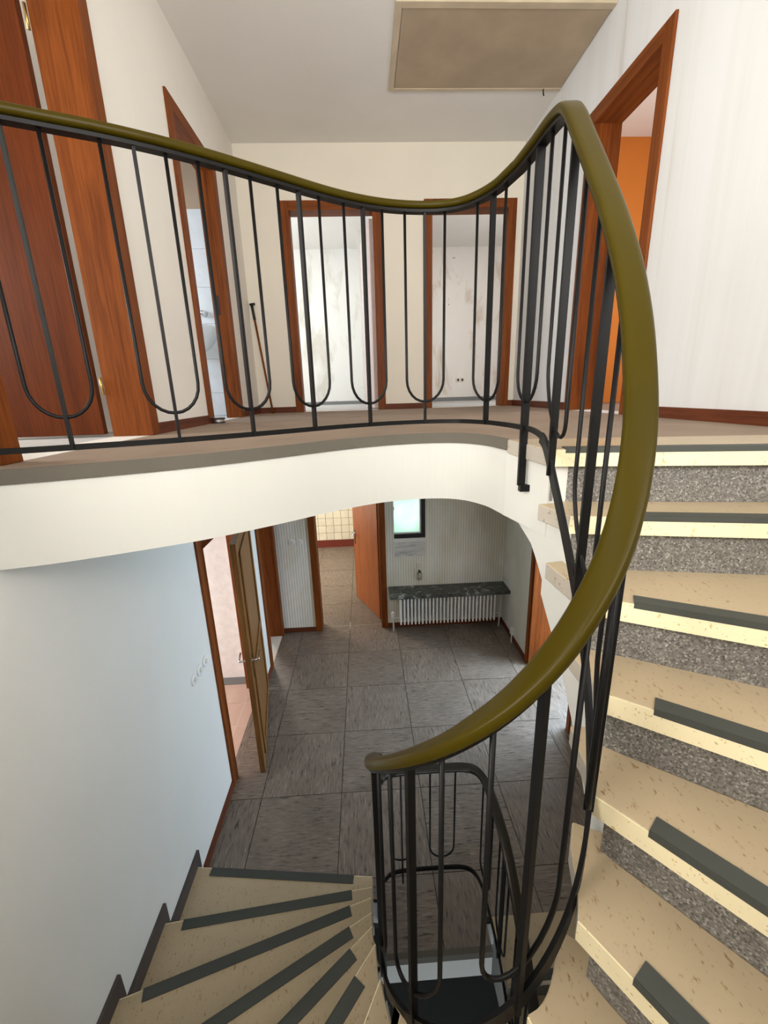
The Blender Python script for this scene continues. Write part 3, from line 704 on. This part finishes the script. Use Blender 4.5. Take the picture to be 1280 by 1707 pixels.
# stepped skirting on the left wall
for k in range(1, 7):
    ya = Q[k][1] + 0.045; yb = Q[k + 1][1] if k < 6 else YF + 0.004
    z = k * RS
    poly = [(ya, z - 0.06), (ya, z + 0.085), (yb, z + 0.085), (yb, z), (Q[k][1], z), (Q[k][1], z - 0.06)]
    bm = bmesh.new()
    lo = [bm.verts.new((XL + 0.0005, *p)) for p in poly]; hi = [bm.verts.new((XL + 0.016, *p)) for p in poly]
    bm.faces.new(lo); bm.faces.new(hi[::-1])
    for i in range(6): bm.faces.new((lo[i], lo[(i + 1) % 6], hi[(i + 1) % 6], hi[i]))
    bmesh.ops.recalc_face_normals(bm, faces=bm.faces)
    obj('skirting', bm, 'skirt', stair)

# basement flight under the right flight
bst = thing('basement_stairs', (1.2, 1.4, -1.0), 'short stretch of beige basement steps seen down beside the stairwell railing', 'staircase')
by = [1.735, 1.465, 1.20, 0.94, 0.68, 0.42, 0.16]
for i in range(6):
    z = -i * RS
    tr = obj('tread', BOX(0.635, XR - 0.002, by[i + 1] - 0.03, by[i], z - 0.04, z + 0.001), 'tread', bst, 0.004)
    obj('riser', BOX(0.645, XR - 0.002, by[i + 1], by[i + 1] + 0.012, z - RS, z - 0.04), 'riser', bst)
    obj('anti_slip_strip', BOX(0.75, XR - 0.1, by[i + 1] - 0.03, by[i + 1] + 0.015, z + 0.001, z + 0.005), 'strip', tr)
bm = bmesh.new()
for i in range(6): box(bm, 0.65, XR - 0.002, by[i + 1] + 0.012, by[i], -i * RS - 0.45, -i * RS - 0.04)
obj('stair_body', bm, 'fascia', bst)

# ================================================================== RAILINGS
HZ = L + 0.905
HP = [(p[0], p[1], HZ) for p in inset(EDGE, -0.004)[::3]]
HP = [(XL + 0.012, 1.270, HZ)] + HP[1:-1] + [(0.556, 1.62, HZ)]
LAND_N = len(HP)
ST = [(.563, 1.50, HZ), (.564, 1.40, HZ - 0.002), (.561, 1.315, HZ - 0.018), (.557, 1.262, 3.69), (.553, 1.20, 3.62), (.547, 1.09, 3.49), (.537, .98, 3.36), (.523, .88, 3.23), (.502, .79, 3.09), (.469, .705, 2.93), (.409, .635, 2.775), (.324, .59, 2.645), (.234, .58, 2.535), (.140, .612, 2.425), (.063, .69, 2.31), (.012, .8, 2.185), (-.008, .92, 2.06), (-.013, 1.1, 1.885), (-.018, 1.4, 1.58), (-.02, 1.7, 1.28), (-.015, 1.80, 1.18), (.0, 1.88, 1.10)]
PATH = crom(HP + ST, 6)
def arc(path):
    s = [0.0]
    for a, b_ in zip(path, path[1:]): s.append(s[-1] + math.hypot(b_.x - a.x, b_.y - a.y))
    return s
SARC = arc(PATH)
def at(s, path=None, sa=None):
    path = path or PATH; sa = sa or SARC
    for i in range(len(sa) - 1):
        if sa[i] <= s <= sa[i + 1]:
            f = (s - sa[i]) / max(sa[i + 1] - sa[i], 1e-9); p = path[i].lerp(path[i + 1], f); d = path[i + 1] - path[i]
            return p, Vector((d.x, d.y, 0)).normalized(), d.z / max(math.hypot(d.x, d.y), 1e-6)
    return path[-1], Vector((0, 1, 0)), 0.0
def near(x, y, path=None, sa=None):
    path = path or PATH; sa = sa or SARC
    return min(range(len(path)), key=lambda i: (path[i].x - x) ** 2 + (path[i].y - y) ** 2 + (0 if True else 0))
def oval(w, h, n=14, zc=0.0):
    return [(w / 2 * math.copysign(abs(math.cos(q)) ** 0.45, math.cos(q)), zc + h / 2 * math.copysign(abs(math.sin(q)) ** 0.55, math.sin(q))) for q in (2 * math.pi * i / n for i in range(n))]
RAILH = 0.855      # bottom bar below the handrail
rail = thing('stair_railing', (0.27, 1.3, L), 'black steel railing with U-shaped loops and olive handrail along stair and upper landing', 'railing')
bm = bmesh.new(); sweep(bm, PATH, oval(0.054, 0.026)); obj('handrail', bm, 'olive', rail, smooth=True)
bm = bmesh.new(); sweep(bm, [p - Vector((0, 0, 0.020)) for p in PATH], [(-0.016, -0.005), (0.016, -0.005), (0.016, 0.005), (-0.016, 0.005)]); obj('rail_core', bm, 'iron', rail)
# bottom bar: on the landing a slim flat bar, below it follows the stair slope with a bend
i_b = near(.563, 1.33)
low = [p - Vector((0, 0, RAILH - 0.006)) for p in PATH]
bm = bmesh.new(); sweep(bm, low[:i_b + 1], [(-0.004, -0.009), (0.004, -0.009), (0.004, 0.009), (-0.004, 0.009)][::1]); obj('bottom_bar', bm, 'iron', rail)
bm = bmesh.new(); sweep(bm, [p - Vector((0, 0, 0.004)) for p in low[i_b:]], [(-0.005, -0.017), (0.005, -0.017), (0.005, 0.017), (-0.005, 0.017)]); obj('stringer_bar', bm, 'iron', rail)

def loop_unit(root, s, path, sa, drop, half=0.082, bw=0.023, newel=False, loopgap=0.095, below=0.0, thin=0.009):
    p, t_, sl = at(s, path, sa)
    n = Vector((-t_.y, t_.x, 0))
    zb = p.z - drop - below
    bm = bmesh.new(); oriented_box(bm, (p.x, p.y, 0), t_, n, thin, bw, zb, p.z - 0.022); obj('baluster', bm, 'iron', root)
    pts = []
    pa, _, _ = at(s - half, path, sa); pb, _, _ = at(s + half, path, sa)
    zc = p.z - drop + loopgap + half * 0.0
    A, B = Vector((pa.x, pa.y, 0)), Vector((pb.x, pb.y, 0))
    slope = (pb.z - pa.z) / (2 * half)
    pts.append(Vector((pa.x, pa.y, pa.z - 0.022)))
    for q in range(0, 13):
        th = math.pi * q / 12
        f = (1 - math.cos(th)) / 2
        c, _, _ = at(s - half + 2 * half * f, path, sa)
        lift = half * 1.15 * (1 - math.sin(th))
        pts.append(Vector((c.x, c.y, p.z + slope * (2 * half * f - half) * 0.9 - drop + loopgap + lift)))
    pts.append(Vector((pb.x, pb.y, pb.z - 0.022)))
    bm = bmesh.new(); tube(bm, pts, 0.0056, 8); obj('baluster_loop', bm, 'iron', root, smooth=True)
for (x, y) in ((-.889, 1.355), (-.632, 1.466), (-.402, 1.608), (-.192, 1.766), (.027, 1.897), (.290, 1.957), (.51, 1.79)):
    loop_unit(rail, SARC[near(x, y)], PATH, SARC, RAILH)
sn = SARC[near(.563, 1.49)]
loop_unit(rail, sn, PATH, SARC, RAILH, below=0.20, thin=0.012, bw=0.026)
p, t_, _ = at(sn)
obj('wall_bracket', BOX(p.x - 0.006, p.x + 0.07, p.y - 0.014, p.y + 0.010, HZ - RAILH - 0.222, HZ - RAILH - 0.198), 'iron', rail)
for i in range(1, 10):
    s = sn + 0.255 * i
    if s + 0.09 > SARC[-1]: break
    loop_unit(rail, s, PATH, SARC, RAILH + 0.005, below=0.02, thin=0.010, bw=0.021, loopgap=0.125)

# ground floor railing round the basement opening
gz = 0.90
GP = crom([(0.0, 1.80, 1.0), (0.02, 1.89, 0.93), (0.075, 1.945, gz), (0.20, 1.955, gz), (0.38, 1.955, gz), (0.50, 1.95, gz), (0.565, 1.925, gz), (0.600, 1.86, gz), (0.610, 1.75, gz + 0.0), (0.612, 1.60, gz - 0.01), (0.612, 1.48, gz - 0.05), (0.612, 1.34, gz - 0.15), (0.612, 1.20, gz - 0.29), (0.612, 1.03, gz - 0.46), (0.612, 0.80, gz - 0.69), (0.612, 0.60, gz - 0.89)], 6)
GS = arc(GP)
grail = thing('basement_railing', (0.3, 1.6, 0), 'low steel railing with brown handrail around the basement stair opening', 'railing')
bm = bmesh.new(); sweep(bm, GP, oval(0.050, 0.028)); obj('handrail', bm, 'brown_rail', grail, smooth=True)
bm = bmesh.new(); sweep(bm, [p - Vector((0, 0, 0.019)) for p in GP], [(-0.015, -0.004), (0.015, -0.004), (0.015, 0.004), (-0.015, 0.004)]); obj('rail_core', bm, 'iron', grail)
bm = bmesh.new(); sweep(bm, [p - Vector((0, 0, 0.80)) for p in GP[6:]], [(-0.005, -0.014), (0.005, -0.014), (0.005, 0.014), (-0.005, 0.014)]); obj('bottom_bar', bm, 'iron', grail)
for x, y in ((0.12, 1.95), (0.385, 1.955), (0.612, 1.80), (0.612, 1.52), (0.612, 1.25), (0.612, 0.98)):
    loop_unit(grail, GS[near(x, y, GP)], GP, GS, 0.80, half=0.075, bw=0.022, below=0.10 if y > 1.9 else 0.02)

# ================================================================== OBJECTS
# ceiling hatch
hat = thing('attic_hatch', (1.03, 3.86, ZC), 'stained tan attic hatch panel in the ceiling beside the right wall', 'hatch')
obj('panel', BOX(0.365, 1.742, 3.485, 4.225, ZC - 0.010, ZC), 'hatch', hat)
for a in ((0.315, 0.358, 3.43, 4.26), (0.358, 1.749, 4.229, 4.26), (0.358, 1.749, 3.43, 3.481)):
    obj('frame', BOX(*a, ZC - 0.014, ZC), 'hatch_frame', hat, 0.002)
bm = bmesh.new(); tube(bm, [(1.60, 4.236, ZC - 0.012), (1.60, 4.236, ZC - 0.035), (1.612, 4.25, ZC - 0.05)], 0.006, 8); obj('latch', bm, 'black', hat)

# nook window with stone sill panel
win = thing('window_1', (0.52, YB + 0.06, 1.0), 'frosted teal window with black frame above the niche radiator', 'window', kind='structure')
obj('pane', BOX(0.325, 0.685, YB + 0.045, YB + 0.052, 1.285, 2.15), 'frost', win)
obj('window_frame', BOX(0.672, 0.722, YB + 0.012, YB + 0.06, 1.245, 2.15), 'black_frame', win)
obj('window_frame', BOX(0.325, 0.672, YB + 0.012, YB + 0.06, 1.245, 1.298), 'black_frame', win)
obj('glazing_bead', BOX(0.655, 0.672, YB + 0.03, YB + 0.05, 1.298, 2.15), 'white_paint', win)
obj('glazing_bead', BOX(0.325, 0.655, YB + 0.03, YB + 0.05, 1.298, 1.315), 'white_paint', win)
obj('window_sill', BOX(0.325, 0.722, YB - 0.004, YB + 0.12, 1.195, 1.245), 'white_paint', win, 0.004)
obj('sill_panel', BOX(0.325, 0.722, YB + 0.004, YB + 0.12, 1.0, 1.195), 'grey_marble', win)
obj('window_frame', BOX(0.325, 0.722, YB + 0.06, YB + 0.12, 1.245, 1.283), 'black_frame', win)
for z in (1.62, 1.75): obj('hinge', BOX(0.325, 0.333, YB + 0.02, YB + 0.044, z, z + 0.03), 'black', win)

# marble shelf and radiator
tag(obj('marble_shelf', BOX(0.235, XR - 0.001, YB - 0.30, YB - 0.001, 0.552, 0.592), 'marble', None, 0.004), 'dark green marble shelf with white veins above the radiator', 'shelf')
radt = thing('radiator', (0.96, YB - 0.12, 0.16), 'white ribbed column radiator under the marble shelf', 'radiator')
nf = 27; x0, x1 = 0.372, 1.572
f0 = None
for i in range(nf):
    x = x0 + (x1 - x0) * i / (nf - 1)
    if f0 is None:
        bm = bmesh.new()
        for yy in (YB - 0.245, YB - 0.185, YB - 0.125, YB - 0.065): tube(bm, [(x, yy, 0.165), (x, yy, 0.178), (x, yy, 0.515), (x, yy, 0.528)], [0.005, 0.0115, 0.0115, 0.005], 8)
        box(bm, x - 0.006, x + 0.006, YB - 0.24, YB - 0.065, 0.172, 0.52)
        f0 = obj('radiator_fin', bm, 'rad', radt, smooth=False)
        base = wpos(f0) - Vector((x, 0, 0))
    else: share(f0, radt, base + Vector((x, 0, 0)))
for z in (0.20, 0.49):
    bm = bmesh.new(); tube(bm, [(x0 - 0.01, YB - 0.125, z), (x1 + 0.01, YB - 0.125, z)], 0.019, 12); obj('header_pipe', bm, 'rad', radt, smooth=True)
bm = bmesh.new(); tube(bm, [(x0 - 0.01, YB - 0.125, 0.20), (0.295, YB - 0.125, 0.20), (0.283, YB - 0.125, 0.19), (0.283, YB - 0.125, 0.001)], 0.012, 10); obj('supply_pipe', bm, 'rad', radt, smooth=True)
bm = bmesh.new(); tube(bm, [(x1 + 0.01, YB - 0.125, 0.20), (1.66, YB - 0.125, 0.20), (1.675, YB - 0.125, 0.19), (1.675, YB - 0.125, 0.001)], 0.012, 10); obj('return_pipe', bm, 'rad', radt, smooth=True)
bm = bmesh.new(); lathe(bm, (0.283, YB - 0.125, 0.20), [(0.014, 0), (0.024, 0.01), (0.026, 0.07), (0.02, 0.09), (0.004, 0.092)], 14); obj('thermostat_valve', bm, 'white_paint', radt, smooth=True)

# small wall fixtures
sc = thing('wall_lamp', (0.64, YB, 0.68), 'small glass wall lamp bracket above the marble shelf', 'lamp')
obj('socket_plate', BOX(0.61, 0.67, YB - 0.012, YB, 0.835, 0.90), 'socket', sc, 0.003)
bm = bmesh.new(); lathe(bm, (0.64, YB - 0.036, 0.685), [(0.012, 0), (0.032, 0.012), (0.036, 0.05), (0.034, 0.085), (0.022, 0.105), (0.018, 0.12), (0.004, 0.121)], 16); obj('glass_shade', bm, 'glass', sc, smooth=True)
bm = bmesh.new(); lathe(bm, (0.64, YB - 0.036, 0.70), [(0.003, 0), (0.013, 0.015), (0.014, 0.04), (0.008, 0.06), (0.008, 0.09)], 12); obj('bulb', bm, 'socket', sc, smooth=True)
obj('lamp_holder', BOX(0.626, 0.654, YB - 0.05, YB, 0.785, 0.806), 'black', sc, 0.003)
def disc(name, c, ax, r, m, root=None, th=0.010):
    bm = bmesh.new(); c = Vector(c); a = Vector(ax)
    tube(bm, [c, c + a * th * 0.7, c + a * th], [r, r, r * 0.8], 20); return obj(name, bm, m, root)
for i, x in enumerate((-0.955, -0.862)):
    r = thing('light_switch', (x, YB, 1.26), ('left' if i == 0 else 'right') + ' of the two round white switch plates on the wallpaper strip beside the kitchen door', 'switch', 'round switches on the wallpaper strip')
    disc('plate', (x, YB, 1.26), (0, -1, 0), 0.042, 'white_paint', r); disc('button', (x, YB - 0.01, 1.26), (0, -1, 0), 0.015, 'socket', r, 0.006)
for i, y in enumerate((2.41, 2.51, 2.61)):
    r = thing('light_switch', (XL, y, 1.262), ('nearest', 'middle', 'farthest')[i] + ' of three round white switches on the left wall below the landing', 'switch', 'row of three switches on the left wall')
    disc('plate', (XL, y, 1.262), (1, 0, 0), 0.040, 'white_paint', r); disc('button', (XL + 0.01, y, 1.262), (1, 0, 0), 0.016, 'socket', r, 0.007)
so = thing('wall_socket', (1.84, 8.2, 3.21), 'double cream wall socket low on the stripped wall of the right back room', 'socket')
obj('plate', BOX(1.76, 1.92, 8.186, 8.2, 3.175, 3.245), 'socket', so, 0.004)
for x in (1.80, 1.88): disc('outlet', (x, 8.186, 3.21), (0, -1, 0), 0.022, 'black', so, 0.002)
pv = thing('junction_box', (XR, 4.56, 0.08), 'small white connection box with a loose cable end on the niche side wall', 'junction box')
obj('box', BOX(XR - 0.032, XR, 4.53, 4.60, 0.085, 0.16), 'white_paint', pv, 0.004)
bm = bmesh.new(); tube(bm, [(XR - 0.02, 4.55, 0.09), (XR - 0.03, 4.53, 0.05), (XR - 0.045, 4.49, 0.012)], 0.006, 8); obj('cable', bm, 'white_paint', pv)

# leaning stick
st = thing('walking_stick', (-1.0, 4.74, L), 'thin dark wooden stick with black grip leaning in the left landing corner', 'stick')
a, b_ = Vector((-0.985, 4.80, L + 0.004)), Vector((-1.135, 4.985, L + 1.13))
bm = bmesh.new(); tube(bm, [a, a.lerp(b_, 0.86)], 0.011, 10); obj('shaft', bm, 'wood_z', st, smooth=True)
bm = bmesh.new(); tube(bm, [a.lerp(b_, 0.86), b_], 0.014, 10); tube(bm, [b_ + Vector((-0.02, 0, 0)), b_ + Vector((0.035, -0.01, 0.004))], 0.012, 8); obj('grip', bm, 'black', st, smooth=True)
# door stop
dsx, dsy = -1.115, 3.375
ds = thing('door_stop', (dsx, dsy, L), 'round steel door stop with black rubber rings on the landing carpet', 'door stop')
bm = bmesh.new(); lathe(bm, (dsx, dsy, L), [(0.050, 0.0), (0.050, 0.010)], 24); obj('rubber_ring', bm, 'black', ds)
bm = bmesh.new(); lathe(bm, (dsx, dsy, L + 0.010), [(0.046, 0.0), (0.046, 0.018)], 24); obj('body', bm, 'steel', ds)
bm = bmesh.new(); lathe(bm, (dsx, dsy, L + 0.028), [(0.053, 0.0), (0.054, 0.005), (0.050, 0.012)], 24); obj('rubber_ring', bm, 'black', ds)
bm = bmesh.new(); lathe(bm, (dsx, dsy, L + 0.040), [(0.044, 0.0), (0.040, 0.004)], 24); obj('cap', bm, 'steel', ds)

# washbasin
wbn = thing('washbasin', (-1.68, 4.744, 3.45), 'white ceramic washbasin on the bathroom tiles', 'washbasin')
bm = bmesh.new(); rings = []; cxb, cyb = -1.68, 4.744
prof = [(0.30, 3.48), (0.62, 3.52), (0.88, 3.60), (1.0, 3.70), (1.0, 3.715), (0.90, 3.715), (0.80, 3.64), (0.45, 3.56), (0.05, 3.55)]
for s, z in prof: rings.append([bm.verts.new((cxb + 0.235 * s * math.cos(a_), cyb - 0.37 * s * math.sin(a_), z)) for a_ in (math.pi * i / 16 for i in range(17))])
for r0, r1 in zip(rings, rings[1:]):
    for i in range(16): bm.faces.new((r0[i], r0[i + 1], r1[i + 1], r1[i]))
bm.faces.new(rings[-1]); bm.faces.new(rings[0][::-1]); bmesh.ops.recalc_face_normals(bm, faces=bm.faces)
obj('bowl', bm, 'ceramic', wbn, smooth=True)
tp = thing('wall_tap', (-1.56, 4.744, 3.82), 'chrome wall tap above the washbasin', 'tap')
bm = bmesh.new(); tube(bm, [(-1.56, 4.744, 3.845), (-1.56, 4.72, 3.845), (-1.56, 4.68, 3.845), (-1.56, 4.66, 3.845)], [0.03, 0.03, 0.028, 0.012], 14); obj('body', bm, 'chrome', tp, smooth=True)
bm = bmesh.new(); tube(bm, [(-1.56, 4.70, 3.845), (-1.60, 4.66, 3.85), (-1.64, 4.62, 3.845)], 0.010, 10); obj('spout', bm, 'chrome', tp, smooth=True)
